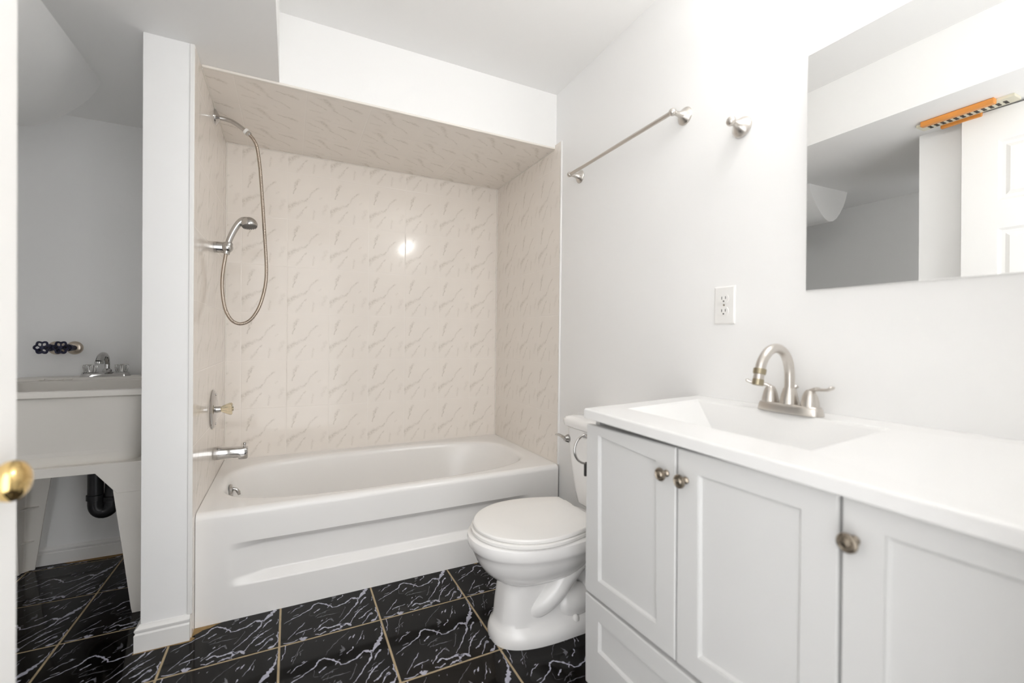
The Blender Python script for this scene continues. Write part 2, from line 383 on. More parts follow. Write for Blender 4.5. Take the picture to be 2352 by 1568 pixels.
def decal(mb, ox, oy, s, xmin, xmax, ymin, ymax):
    for pi, (pts, ws) in enumerate(FV):
        P = spline([(p[0], p[1], 0) for p in pts], 9); W = spline([(w, 0, 0) for w in ws], 9)
        n = len(P); L = []; Rr = []
        for i in range(n):
            d = (P[min(i+1, n-1)] - P[max(i-1, 0)]).normalized(); nn = Vector((-d.y, d.x, 0))
            jit = 0.38 + 2.2 * abs(mnoise.noise(Vector((P[i].x*26 + pi*7.1, P[i].y*26, 0.3))))
            w = max(W[i].x, 0.0004) * jit * 0.5 * (0.35 if i in (0, n-1) else 1.0) * 1.4
            wob = mnoise.noise(Vector((P[i].x*24, P[i].y*24 + pi*3.3, 1.7))) * 0.012 + mnoise.noise(Vector((P[i].x*75, P[i].y*75 + pi, 4.1))) * 0.006
            c = Vector((ox + (P[i].x)*s, oy + (P[i].y)*s, 0)) + nn*wob*s
            L.append(c + nn*w); Rr.append(c - nn*w)
        vs = [(q.x, q.y, 0.00018) for q in L] + [(q.x, q.y, 0.00018) for q in Rr]
        cx = sum(q.x for q in L)/n; cy = sum(q.y for q in L)/n
        if not (xmin < cx < xmax and ymin < cy < ymax): continue
        mi = 3 if pi in (11, 17, 18, 19, 21, 22, 23, 26, 33, 36, 39, 42, 45, 48, 51, 54, 57, 60, 63) else 2
        mb.add(vs, [(i, i+1, n+i+1, n+i) for i in range(n-1)], mi)
g = 0.0033
for i in range(-5, 5):
    for j in range(-6, 5):
        x0, x1, y0, y1 = FX + i*FS + g, FX + (i+1)*FS - g, FY + j*FS + g, FY + (j+1)*FS - g
        if x1 < NL or x0 > 1.53 or y1 < YF - 0.14 or y0 > NB: continue
        x0, x1, y0, y1 = max(x0, NL), min(x1, 1.53), max(y0, YF - 0.14), min(y1, NB)
        b_ = 0.0014
        mb.add([(x0,y0,-.0012),(x1,y0,-.0012),(x1,y1,-.0012),(x0,y1,-.0012),(x0+b_,y0+b_,0),(x1-b_,y0+b_,0),(x1-b_,y1-b_,0),(x0+b_,y1-b_,0)],
               [(4,5,6,7),(0,1,5,4),(1,2,6,5),(2,3,7,6),(3,0,4,7)], 1)
        if not (x0 > 0.02 and y0 > 0.02): decal(mb, FX + i*FS, FY + j*FS, FS, x0, x1, y0, y1)
# chipped tan edge by the partition and the tub corner, dirt along the recess baseboard
def patch(mb, pts, mi=4, z=0.0003): mb.add([(x, y, z) for x, y in pts], [tuple(range(len(pts)))], mi)
patch(mb, [(0.0,-0.001),(0.0,-0.052),(0.008,-0.040),(0.018,-0.035),(0.028,-0.024),(0.050,-0.020),(0.066,-0.008),(0.085,-0.001)])
patch(mb, [(-0.156,-0.062),(-0.156,-0.073),(-0.10,-0.0735),(-0.06,-0.072),(-0.03,-0.076),(0.004,-0.074),(0.012,-0.060),(0.0,-0.05)])
patch(mb, [(-0.62,0.802),(-0.60,0.788),(-0.52,0.780),(-0.46,0.770),(-0.40,0.782),(-0.33,0.778),(-0.30,0.802)])
patch(mb, [(1.068,-0.001),(1.066,-0.009),(1.072,-0.006),(1.079,-0.010),(1.082,-0.001)], 4)
fl = mb.build('floor', [FGROUT, FTILE, FVEIN, FVEINB, FDIRT], smooth=0)
tag(fl, 'glossy black marbled floor tiles with tan grout', 'floor', kind='structure')

# half-round boxing on the recess ceiling
prof = [(-0.372,2.039),(-0.376,2.026),(-0.388,1.995),(-0.410,1.957),(-0.440,1.920),(-0.480,1.880),(-0.520,1.846),(-0.560,1.822),(-0.60,1.812),(-0.645,1.818),(-0.69,1.842),(-0.735,1.885),(-0.775,1.935),(-0.805,1.990),(-0.823,2.039)]
mb = MB(); mb.loft([[(x, y, z) for x, z in prof] for y in (-0.16, 0.385)], True, True)
struct('trim_5', mb, CEILP, 'white half-round boxing hanging from the laundry recess ceiling', 'duct boxing', smooth=40)

# open door with brass knob
def panel_door():
    ang = math.atan2(-0.764, -0.055); W_, H_, T_ = 0.76, 2.018, 0.035
    d = Vector((math.cos(ang), math.sin(ang), 0)); nrm = Vector((-d.y, d.x, 0))        # nrm points into the room (+x)
    if nrm.x < 0: nrm = -nrm
    O = Vector((-0.058, -1.004, 0.008))
    def pt(u, w, z): return tuple(O + d*u + nrm*w + Vector((0, 0, z)))
    mb = MB()
    def bx(u0, u1, w0, w1, z0, z1): mb.loft([[pt(u0,w0,z),pt(u1,w0,z),pt(u1,w1,z),pt(u0,w1,z)] for z in (z0, z1)], True, True)
    st = 0.115; mid = W_/2; rows = [(0.22, 0.80), (0.95, 1.50), (1.62, 1.88)]
    bx(0, st, -T_, 0, 0, H_); bx(W_-st, W_, -T_, 0, 0, H_); bx(mid-0.05, mid+0.05, -T_, 0, 0, H_)
    zs = [0.0] + [z for r in rows for z in r] + [H_]
    for a in range(0, len(zs), 2):
        for (u0, u1) in ((st, mid-0.05), (mid+0.05, W_-st)): bx(u0, u1, -T_, 0, zs[a], zs[a+1])
    for (z0, z1) in rows:
        for (u0, u1) in ((st, mid-0.05), (mid+0.05, W_-st)):
            q = [(0, 0), (0.010, -0.008), (0.022, -0.008), (0.036, -0.002)]
            rings = [[pt(u0+e,w,z0+e),pt(u1-e,w,z0+e),pt(u1-e,w,z1-e),pt(u0+e,w,z1-e)] for e, w in q]
            mb.loft(rings, False, True)
            rings = [[pt(u0+e,-T_-w,z0+e),pt(u1-e,-T_-w,z0+e),pt(u1-e,-T_-w,z1-e),pt(u0+e,-T_-w,z1-e)] for e, w in q]
            mb.loft(rings, False, True)
    door = tag(mb.build('door_1', DOORP, smooth=20), 'white panelled door standing open with a brass knob', 'door', kind='structure')
    kc = Vector(pt(0.072, 0, 0.840))
    k = MB(); k.lathe([(0.0,0),(0.031,0.0),(0.031,0.004),(0.026,0.008),(0.013,0.009),(0.012,0.014),(0.021,0.018),(0.0265,0.025),(0.0275,0.032),(0.025,0.039),(0.017,0.045),(0.006,0.047),(0,0.047)], kc, nrm, 40)
    ko = k.build('door_knob', BRASS, door); ko['label'] = 'polished brass knob'
panel_door()

# vent strip under the bulkhead, seen in the mirror
vt = thing('ceiling_vent', 'cream slotted vent strip with orange wooden edges above the door', 'vent', (-0.02, -1.03, ZS))
def vpt(a, b, z): return (-0.02 + b - 0.05*a*0.2, -1.03 + a, z)
def vbox(mb, a0, a1, b0, b1, z0, z1, mi=0): mb.loft([[vpt(a0,b0,z),vpt(a1,b0,z),vpt(a1,b1,z),vpt(a0,b1,z)] for z in (z0, z1)], True, True, mi)
mb = MB(); vbox(mb, -0.16, 0.16, -0.030, 0.045, ZS - 0.012, ZS - 0.0005)
for k in range(12):
    a = -0.13 + k*0.0225
    for b0 in (-0.018, 0.002): vbox(mb, a, a + 0.011, b0, b0 + 0.015, ZS - 0.0135, ZS - 0.0115, 1)
mb.build('grille', [CREAM, SLOT], vt, smooth=20)
mb = MB(); vbox(mb, -0.11, 0.135, 0.046, 0.075, ZS - 0.024, ZS - 0.0005); mb.build('edge_strip', ORANGE, vt, bevel=0.004)
mb = MB(); vbox(mb, -0.04, 0.10, -0.050, -0.031, ZS - 0.026, ZS - 0.0005); mb.build('edge_strip', ORANGE, vt, bevel=0.004)

# ------------------------------------------------------------------ bathtub
tub = thing('bathtub', 'white alcove bathtub with recessed apron panel', 'bathtub', (0.762, 0.39, 0))
mb = MB(); HT = 0.405; X0, X1, Y1 = 0.001, 1.523, 0.780
N = 160; cx0, cy0 = 0.747, 0.381
def rect_ring(z, x0, x1, y0, y1):
    op = sellipse(cx0, cy0, 0.695, 0.318, 3.2, N, z); out = []
    for p in op:
        dx, dy = p[0]-cx0, p[1]-cy0; ts = []
        if dx > 1e-9: ts.append((x1-cx0)/dx)
        if dx < -1e-9: ts.append((x0-cx0)/dx)
        if dy > 1e-9: ts.append((y1-cy0)/dy)
        if dy < -1e-9: ts.append((y0-cy0)/dy)
        t = min(ts); out.append([cx0+dx*t, cy0+dy*t, z])
    for cxx, cyy in ((x0,y0),(x1,y0),(x0,y1),(x1,y1)):
        k = min(range(N), key=lambda i: (out[i][0]-cxx)**2 + (out[i][1]-cyy)**2); out[k][0], out[k][1] = cxx, cyy
    return [tuple(p) for p in out]
RB = 0.024
outer = rect_ring(HT, X0, X1, RB, Y1)
rings = [outer]
def basin(off, z, dxl=0, dxr=0, n=3.2):
    a = 0.695 - off; return sellipse(cx0 + (dxl - dxr)/2, cy0, a - (dxl + dxr)/2, 0.318 - off*0.85, n, N, z)
o2 = basin(-0.022, HT - 0.0002)
for f in (0.33, 0.66): rings.append([tuple(a[i]*(1-f) + b[i]*f for i in range(3)) for a, b in zip(outer, o2)])
rings.append(o2)
for off, z in ((-0.012, HT-0.0015), (-0.004, HT-0.006), (0.003, HT-0.014), (0.008, HT-0.028)): rings.append(basin(off, z))
for off, z, dl, dr in ((0.014,0.34,0,0.02),(0.022,0.28,0.003,0.05),(0.032,0.20,0.006,0.09),(0.046,0.14,0.01,0.13),(0.068,0.10,0.015,0.16),(0.10,0.082,0.02,0.18),(0.16,0.076,0.02,0.18)): rings.append(basin(off, z, dl, dr, 3.0))
mb.loft(rings, False, True)
# apron with recessed panel
def apron_depth(x, z):
    def ss(t): t = max(0, min(1, t)); return t
    fx = min(ss((x - 0.10)/0.115), ss((1.36 - x)/0.115))
    top = ss((0.280 - z)/0.026); bot = ss((z - 0.121)/0.028)
    return 0.031 * min(fx, 1) * min(top, bot) if fx > 0 else 0
xs = [X0 + (X1 - X0)*i/180 for i in range(181)]
zs_ = [0.0, 0.05, 0.09] + [0.112 + 0.0035*i for i in range(50)] + [0.30, 0.33, 0.36, HT - RB]
rows = [[(x, apron_depth(x, z), z) for x in xs] for z in zs_]
for k in range(1, 9):
    a = PI/2*k/8; rows.append([(x, RB*(1 - math.cos(a)), HT - RB + RB*math.sin(a)) for x in xs])
mb.loft(rows, False, False, closed=False)
mb.add([(X0,0.03,0),(X0,Y1,0),(X0,Y1,HT-.001),(X0,RB,HT-.001),(X1,0.03,0),(X1,Y1,0),(X1,Y1,HT-.001),(X1,RB,HT-.001)], [(0,1,2,3),(7,6,5,4),(1,5,6,2)])
mb.build('shell', ENAM, tub, smooth=38)
mb = MB(); mb.lathe([(0,0),(0.030,0),(0.031,0.004),(0.027,0.010),(0.012,0.013),(0,0.013)], (0.0655, 0.400, 0.355), (1, 0, 0.10), 32)
ov = mb.build('overflow_plate', CHROME, tub)
mb = MB(); mb.tube([(0.075,0.400,0.366),(0.088,0.400,0.361),(0.097,0.400,0.348),(0.100,0.400,0.336)], [0.006,0.007,0.008,0.006], 12); mb.build('trip_lever', CHROME, ov)

# ------------------------------------------------------------------ shower fittings
sa = thing('shower_pipe', 'curved chrome shower pipe high on the tiled wall', 'shower pipe', (0, 0.415, 1.995))
mb = MB(); mb.lathe([(0,0.0005),(0.034,0.0005),(0.033,0.004),(0.022,0.010),(0.012,0.016),(0.010,0.018),(0,0.018)], (0, 0.415, 1.996), (1,0,0), 36); mb.build('escutcheon', CHROME, sa)
mb = MB(); mb.tube(spline([(0.006,0.415,1.996),(0.035,0.414,1.996),(0.062,0.411,1.990),(0.090,0.406,1.974),(0.116,0.401,1.954)], 8), 0.0095, 18); mb.build('arm_pipe', CHROME, sa)
mb = MB(); mb.lathe([(0.013,0),(0.0135,0.002),(0.0135,0.009),(0.013,0.011)], (0.113,0.4015,1.957), (0.78,-0.05,-0.62), 24); w = mb.build('connector_ring', PLASTW, sa); w['label'] = 'white plastic connector ring'
mb = MB(); mb.lathe([(0.012,0),(0.0125,0.002),(0.0125,0.010),(0.009,0.014)], (0.1225,0.401,1.949), (0.75,-0.05,-0.66), 12); mb.build('hose_nut', CHROME, sa)

br = thing('shower_bracket', 'chrome wall bracket holding the hand shower', 'bracket', (0, 0.40, 1.43))
mb = MB(); mb.lathe([(0,0.0005),(0.0245,0.0005),(0.0245,0.036),(0.0235,0.038),(0.0225,0.040),(0.0225,0.043),(0.020,0.050),(0.012,0.058),(0,0.061)], (0,0.402,1.429), (1,0,0), 36); mb.build('wall_mount', CHROME, br)
mb = MB(); mb.sphere((0.0500,0.391,1.429), 0.0228, 32); mb.lathe([(0.0115,0),(0.0140,0.002),(0.0140,0.010),(0.0165,0.016)], (0.0455,0.388,1.399), (0.2,0,1), 24, cap1=False); mb.lathe([(0.0178,0),(0.0172,0.010),(0.0150,0.014)], (0.0535,0.388,1.438), (0.22,0,1), 24); mb.build('cradle', CHROME, br)

hs = thing('hand_shower', 'chrome hand shower with a looping ribbed metal hose', 'hand shower', (0.05, 0.39, 1.40))
mb = MB(); mb.tube(spline([(0.0455,0.388,1.402),(0.050,0.388,1.430),(0.060,0.388,1.468),(0.076,0.388,1.508),(0.092,0.387,1.537),(0.108,0.386,1.553),(0.127,0.385,1.556)], 8), [0.011]*6 + [0.0112 + 0.00011*i for i in range(43)], 20); mb.build('handle', CHROME, hs)
hd = MB(); ax = Vector((0.13, -0.10, -0.98)).normalized(); hc = Vector((0.129, 0.385, 1.570))
hd.lathe([(0,0),(0.012,0.0015),(0.021,0.007),(0.0285,0.016),(0.032,0.026),(0.0325,0.036),(0.031,0.040)], hc, ax, 40); ho = hd.build('shower_head', CHROME, hs)
mb = MB(); mb.lathe([(0.031,0.038),(0.030,0.043),(0.026,0.046),(0,0.047)], hc, ax, 40)
up = Vector((1,0,0)); uu = (up - ax*up.dot(ax)).normalized(); ww = ax.cross(uu)
for rr, nn in ((0.025, 18), (0.016, 11), (0.008, 5)):
    for k in range(nn):
        q = hc + ax*0.045 + uu*(rr*math.cos(2*PI*k/nn)) + ww*(rr*math.sin(2*PI*k/nn)); mb.lathe([(0.0016,0),(0.0011,0.004)], q, ax, 8)
mb.build('spray_face', RUBBER, ho)
HP = [(0.1320,.4005,1.9405),(0.147,.40,1.922),(0.160,.40,1.890),(0.171,.40,1.812),(0.177,.40,1.735),(0.185,.40,1.618),(0.192,.40,1.501),(0.199,.40,1.383),(0.199,.40,1.304),(0.189,.40,1.234),(0.169,.399,1.166),(0.138,.397,1.115),(0.102,.395,1.097),(0.069,.392,1.111),(0.045,.390,1.157),(0.034,.389,1.224),(0.032,.388,1.283),(0.037,.388,1.341),(0.0455,.388,1.400)]
hp = spline(HP, 10)
# resample evenly for the ribs
lens = [0.0]
for a, b in zip(hp, hp[1:]): lens.append(lens[-1] + (b-a).length)
rs = []; step = 0.0013; n = int(lens[-1]/step); j = 0
for i in range(n + 1):
    d = i*lens[-1]/n
    while j < len(lens)-2 and lens[j+1] < d: j += 1
    t = (d - lens[j])/max(1e-9, lens[j+1]-lens[j]); rs.append(hp[j].lerp(hp[j+1], min(1, t)))
mb = MB(); mb.tube(rs, [0.0073 if i % 4 < 2 else 0.0067 for i in range(len(rs))], 12); mb.build('hose', HOSE, hs, smooth=60)

sv = thing('shower_valve', 'round chrome mixer plate with a yellowed clear knob', 'shower valve', (0, 0.385, 0.722))
mb = MB(); mb.lathe([(0,0.0005),(0.084,0.0005),(0.085,0.003),(0.080,0.008),(0.060,0.012),(0.024,0.0145),(0,0.0145)], (0,0.390,0.724), (1,0,0), 56)
for s in (-1, 1): mb.lathe([(0.006,0.010),(0.005,0.0135),(0,0.014)], (0,0.390,0.724 + s*0.063), (1,0,0), 14)
mb.build('escutcheon', CHROME, sv)
mb = MB(); mb.lathe([(0.014,0.013),(0.013,0.030),(0.010,0.032),(0,0.032)], (0,0.388,0.723), (1,0,0), 24); mb.build('stem', CHROME, sv)
mb = MB(); rings = []
for h, r in ((0.031,0.010),(0.038,0.014),(0.050,0.019),(0.062,0.024),(0.070,0.0245),(0.074,0.021)):
    rings.append([(h, 0.388 + r*(1+0.09*math.cos(8*2*PI*k/48))*math.cos(2*PI*k/48), 0.723 + r*(1+0.09*math.cos(8*2*PI*k/48))*math.sin(2*PI*k/48)) for k in range(48)])
mb.loft(rings); ko = mb.build('knob', AMBER, sv); ko['label'] = 'yellowed clear acrylic knob'
mb = MB(); mb.lathe([(0,0),(0.009,0),(0.009,0.003),(0,0.0035)], (0.0742,0.388,0.723), (1,0,0), 20); mb.build('cap', AGED, ko)

sp = thing('tub_spout', 'chrome tub spout with a lift diverter', 'tub spout', (0, 0.415, 0.525))
rings = []
def sq(x, zt, zb, hw, e=4.0):
    zc, hh = (zt+zb)/2, (zt-zb)/2
    return [(x, 0.415 + hw*math.copysign(abs(math.cos(a))**(2/e), math.cos(a)), zc + hh*math.copysign(abs(math.sin(a))**(2/e), math.sin(a))) for a in [2*PI*k/40 for k in range(40)]]
for x, zt, zb, hw, e in ((0.0005,.553,.497,.027,2.2),(0.004,.554,.496,.0275,2.2),(0.022,.554,.497,.0275,2.4),(0.034,.550,.499,.0265,2.8),(0.060,.548,.500,.026,3.2),(0.094,.547,.500,.026,3.4),(0.097,.547,.492,.026,3.6),(0.112,.547,.491,.026,3.8),(0.126,.546,.491,.025,3.8),(0.131,.543,.495,.022,3.4)): rings.append(sq(x,zt,zb,hw,e))
mb = MB(); mb.loft(rings); mb.build('spout_body', CHROME, sp)
mb = MB(); mb.lathe([(0.004,0),(0.004,0.007),(0.0068,0.010),(0.0068,0.016),(0.005,0.018),(0,0.018)], (0.118,0.415,0.546), (0,0,1), 18); mb.build('diverter_knob', CHROME, sp)

# ------------------------------------------------------------------ toilet
TY = -0.507
toi = thing('toilet', 'white two-piece toilet with a closed lid beside the tub', 'toilet', (1.15, TY, 0))
def egg(xf, xb, b, n, z, N=72, yc=TY, sq_back=2.2):
    cx = xf + (xb - xf)*0.52; out = []
    for k in range(N):
        t = 2*PI*k/N; c, s = math.cos(t), math.sin(t); a = (cx - xf) if c < 0 else (xb - cx); e = n if c < 0 else sq_back
        out.append((cx + a*math.copysign(abs(c)**(2/e), c), yc + b*math.copysign(abs(s)**(2/n), s), z))
    return out
mb = MB()
secs = [(0.930,1.40,.118,2.6,0.0,4),(0.928,1.40,.120,2.6,0.012,4),(0.930,1.40,.119,2.6,0.030,4),(0.938,1.395,.110,2.8,0.048,4),(0.947,1.37,.092,3.0,0.060,3.5),(0.950,1.32,.086,3.2,0.075,3.5),
        (0.956,1.28,.083,3.4,0.12,3),(0.964,1.25,.081,3.4,0.17,3),(0.972,1.24,.080,3.2,0.198,3),
        (0.966,1.24,.088,2.6,0.203,3),(0.950,1.26,.104,2.4,0.210,3),(0.927,1.28,.124,2.3,0.228,2.6),(0.903,1.30,.143,2.2,0.253,2.6),(0.884,1.32,.160,2.2,0.285,2.6),(0.872,1.34,.171,2.2,0.315,2.6),(0.866,1.35,.177,2.2,0.334,2.6),
        (0.861,1.36,.181,2.2,0.340,2.6),(0.853,1.36,.185,2.2,0.352,2.6),(0.850,1.36,.186,2.2,0.375,2.6),(0.852,1.36,.185,2.2,0.388,2.6),(0.860,1.355,.178,2.2,0.394,2.6)]
mb.loft([egg(xf,xb,b,n,z if z < 0.2 else 0.2 + (z-0.2)*0.87,sq_back=sb) for xf,xb,b,n,z,sb in secs])
# trapway bulges and rear foot shoulder on both sides
for s in (-1, 1):
    y = TY + s*0.072
    mb.tube(spline([(1.040,y-s*.045,0.095),(1.085,y-s*.012,0.118),(1.130,y+s*.004,0.155),(1.178,y+s*.006,0.205),(1.235,y+s*.006,0.255),(1.300,y,0.295)], 8), [0.041 + 0.0001*min(i,20) for i in range(41)], 24)
    mb.sphere((1.235, TY + s*0.058, 0.095), 0.060, 28, sx=1.5, sy=0.85, sz=0.95)
mb.box(1.27, 1.45, TY-0.09, TY+0.09, 0.02, 0.345)
mb.build('bowl', PORC, toi, smooth=40)
for s in (-1, 1):
    mb = MB(); mb.lathe([(0.0125,0),(0.0125,0.006),(0.0105,0.014),(0.006,0.019),(0,0.021)], (1.215, TY + s*0.100, 0.047), (0,0,1), 20); mb.build('bolt_cap', PLASTW, toi)
# seat ring and lid
def dee(xf, xb, b, bb, z, N=80):
    # rounded front, straight back edge of half width bb
    out = []; cx = xf + (xb-xf)*0.50
    M_ = N//2
    for k in range(M_ + 1):           # front half ellipse from +y side round the front to -y side
        t = PI/2 + PI*k/M_; out.append((cx + (cx-xf)*math.cos(t), TY + b*math.sin(t), z))
    L_ = N//4
    for k in range(1, L_):
        f = k/L_; w = bb + (b-bb)*math.cos(PI/2*f)**0.9 if f < 1 else bb; out.append((cx + (xb-cx)*f, TY - w, z))
    out.append((xb, TY - bb, z)); out.append((xb, TY + bb, z))
    for k in range(L_-1, 0, -1):
        f = k/L_; w = bb + (b-bb)*math.cos(PI/2*f)**0.9; out.append((cx + (xb-cx)*f, TY + w, z))
    return out
mb = MB(); mb.loft([dee(0.868,1.282,.182,.128,0.3695), dee(0.864,1.285,.187,.132,0.373), dee(0.864,1.285,.187,.132,0.382), dee(0.870,1.282,.182,.128,0.3855)]); mb.build('seat', SEATP, toi)
mb = MB(); mb.loft([dee(0.876,1.283,.180,.127,0.3858), dee(0.871,1.287,.184,.132,0.389), dee(0.871,1.287,.184,.132,0.396), dee(0.875,1.285,.181,.129,0.4005), dee(0.893,1.277,.166,.118,0.4030), dee(0.97,1.24,.10,.07,0.4045)]); mb.build('seat_lid', SEATP, toi)
for s in (-1, 1):
    mb = MB(); mb.lathe([(0.012,0),(0.012,0.05),(0.0,0.05)], (1.290, TY + s*0.07 - 0.025, 0.386), (0,1,0), 16); mb.build('hinge', SEATP, toi)
# tank, tapered, with rounded front
def tank_ring(xf, hw, z, xb=1.505, r=0.05, N=10):
    pts = [(xb, TY+hw-0.01), (xb, TY-hw+0.01)]
    for k in range(N+1):
        a = -PI/2 - PI/2*k/N; pts.append((xf + r + r*math.cos(a), TY - hw + r + r*math.sin(a)))
    for k in range(N+1):
        a = PI - PI/2*k/N; pts.append((xf + r + r*math.cos(a), TY + hw - r + r*math.sin(a)))
    return [(x, y, z) for x, y in pts]
mb = MB(); mb.loft([tank_ring(1.395,.095,0.362,r=.03), tank_ring(1.37,.108,0.368,r=.04), tank_ring(1.350,.122,0.384), tank_ring(1.343,.133,0.43), tank_ring(1.338,.150,0.52), tank_ring(1.334,.165,0.60), tank_ring(1.332,.172,0.682)]); mb.build('tank', PORC, toi, smooth=40)
mb = MB(); mb.loft([tank_ring(1.330,.174,0.683), tank_ring(1.322,.186,0.689), tank_ring(1.320,.189,0.702), tank_ring(1.321,.188,0.714), tank_ring(1.328,.182,0.722), tank_ring(1.345,.166,0.726)]); mb.build('tank_lid', PORC, toi, smooth=40)
mb = MB(); mb.lathe([(0.017,0),(0.017,0.004),(0.013,0.012),(0.010,0.020),(0,0.021)], (1.334, TY + 0.135, 0.634), (-1,0,0), 20)
lv = mb.build('flush_lever', CHROME, toi)
mb = MB(); mb.tube(spline([(1.316, TY+0.133, 0.636),(1.313, TY+0.152, 0.641),(1.314, TY+0.178, 0.642),(1.318, TY+0.205, 0.637)], 6), [0.0095]*6 + [0.0085]*8 + [0.006]*5, 14, flat=0.7); mb.build('lever_arm', CHROME, lv)

# chrome ring holder on the vanity side
rg = thing('towel_ring', 'chrome ring holder on the vanity side next to the toilet tank', 'ring holder', (1.10, -0.86, 0.75))
mb = MB(); mb.lathe([(0.016,0),(0.016,0.004),(0.008,0.008),(0.007,0.062),(0.0085,0.066),(0.0085,0.072),(0,0.075)], (1.107,-0.8665,0.750), (0,1,0), 24); mb.build('post', CHROME, rg)
pts = [(1.110 + 0.045*math.cos(a), -0.803, 0.712 + 0.044*math.sin(a)) for a in [2*PI*k/64 for k in range(65)]]
mb = MB(); mb.tube(pts, 0.0035, 12, cap=False); mb.build('ring', CHROME, rg)
mb = MB(); mb.box(1.101, 1.119, -0.807, -0.799, 0.628, 0.672); q = mb.build('clip', DARKT, rg, bevel=0.004); q['label'] = 'small dark clip hanging from the ring'

# ------------------------------------------------------------------ vanity cabinet
XF = 1.090
YV0, YV1 = -0.872, -1.79
van = thing('vanity_cabinet', 'light grey shaker vanity cabinet under the white sink top', 'vanity cabinet', (1.28, -1.33, 0))
mb = MB()
for (x0, x1, y0, y1, z0, z1) in ((XF+.004, 1.500, YV0-.014, YV0+.004, .001, .808), (XF+.002, 1.500, YV1, YV1+.018, .001, .812), (1.488, 1.500, YV1+.018, YV0-.014, .09, .812),
                                (XF+.002, 1.488, YV1+.018, YV0-.014, .09, .108), (XF+.05, XF+.066, YV1+.018, YV0-.014, .001, .09), (XF+.024, XF+.04, YV1+.018, YV0-.014, .76, .812),
                                (XF+.002, 1.488, -1.528, -1.51, .108, .70), (XF+.002, XF+.02, YV1+.018, YV0-.014, .312, .335)): mb.box(x0, x1, y0, y1, z0, z1)
mb.build('body', [CAB], van)
def shaker(name, outer, inner, mat=CAB, T=0.018, rec=0.008):
    # outer / inner corners as (y,z): top-left, top-right, bottom-right, bottom-left seen from the room
    mb = MB(); x0 = XF - T; e = 0.0022
    cy = sum(p[0] for p in outer)/4; cz = sum(p[1] for p in outer)/4
    sh = lambda ps, d: [(y + math.copysign(d, cy-y), z + math.copysign(d, cz-z)) for y, z in ps]
    R = [[(XF, y, z) for y, z in outer], [(x0 + e, y, z) for y, z in outer], [(x0, y, z) for y, z in sh(outer, e)], [(x0, y, z) for y, z in inner],
         [(x0 + rec*0.55, y, z) for y, z in sh(inner, 0.0012)], [(x0 + rec, y, z) for y, z in sh(inner, 0.006)]]
    mb.loft(R, True, True); return mb.build(name, mat, van, smooth=25)
d1 = shaker('door', [(-0.853,.800),(-1.1855,.8055),(-1.1905,.330),(-0.855,.318)], [(-0.906,.777),(-1.126,.762),(-1.134,.378),(-0.914,.371)])
d2 = shaker('door', [(-1.1915,.8055),(-1.5155,.8105),(-1.5180,.336),(-1.1950,.330)], [(-1.246,.762),(-1.459,.764),(-1.460,.392),(-1.252,.377)])
d3 = shaker('door', [(-1.5205,.8105),(-1.787,.8125),(-1.787,.338),(-1.5230,.336)], [(-1.577,.766),(-1.735,.768),(-1.735,.395),(-1.577,.392)])
dr = shaker('drawer_front', [(-0.855,.310),(-1.5165,.325),(-1.5165,.055),(-0.861,.055)], [(-0.917,.259),(-1.46,.272),(-1.46,.175),(-0.917,.174)])
dr2 = shaker('drawer_front', [(-1.5245,.325),(-1.787,.327),(-1.787,.055),(-1.5245,.055)], [(-1.577,.272),(-1.735,.274),(-1.735,.175),(-1.577,.175)])
KP = [(0.0065,0),(0.0085,0.001),(0.0085,0.004),(0.0055,0.007),(0.0055,0.012),(0.010,0.0165),(0.0155,0.0195),(0.0165,0.022),(0.0155,0.0245),(0.0125,0.0255),(0.0115,0.0245),(0.0085,0.0245),(0.0065,0.027),(0,0.0285)]
for d, y, z in ((d1, -1.162, .742), (d2, -1.217, .742), (d3, -1.539, .744)):
    mb = MB(); mb.lathe([(r*0.92, h) for r, h in KP], (XF - 0.018, y, z), (-1, 0, 0), 36); k = mb.build('knob', KNOBM, d); k['label'] = 'round antique nickel knob'

# ------------------------------------------------------------------ sink top
top = thing('sink_countertop', 'white moulded countertop with a sunken rectangular basin', 'countertop', (1.28, -1.33, 0.84))
def tz(x, y):                                            # the top is not quite level: it rises a little towards the wall
    zf = 0.849 - (-0.868 - y)*0.0155; zb = 0.8645 + (-0.9 - y)*0.0043
    return zf + (zb - zf)*(x - 1.05)/0.457
mb = MB()
ya, yb_, xa, xb_ = -0.868, -1.805, 1.050, 1.5065
O = [(xa, ya), (xa, yb_), (xb_, yb_), (xb_, ya)]
I = [(1.152, -0.938), (1.152, -1.425), (1.436, -1.425), (1.436, -0.930)]
I2 = [(1.157, -0.945), (1.157, -1.418), (1.431, -1.418), (1.431, -0.937)]
I3 = [(1.195, -1.045), (1.185, -1.33), (1.375, -1.33), (1.382, -1.040)]
th = 0.027; e = 0.003; D_ = 0.085
rr = [[(x + (.05 if x < 1.2 else -.03), y + (-.03 if y > -1.3 else .03), tz(x, y) - th) for x, y in O],
      [(x, y, tz(x, y) - th) for x, y in O], [(x, y, tz(x, y) - e) for x, y in O], [(x + (e if x < 1.2 else 0), y + (-e if y > -1.3 else e), tz(x, y)) for x, y in O],
      [(x, y, tz(x, y)) for x, y in I], [(x, y, tz(x, y) - 0.005) for x, y in I2], [(x, y, tz(x, y) - D_) for x, y in I3]]
mb.loft(rr, False, True)
mb.build('slab', CTOP, top, smooth=0, bevel=0.003, seg=3)
mb = MB()                                                # outside of the basin hanging under the slab
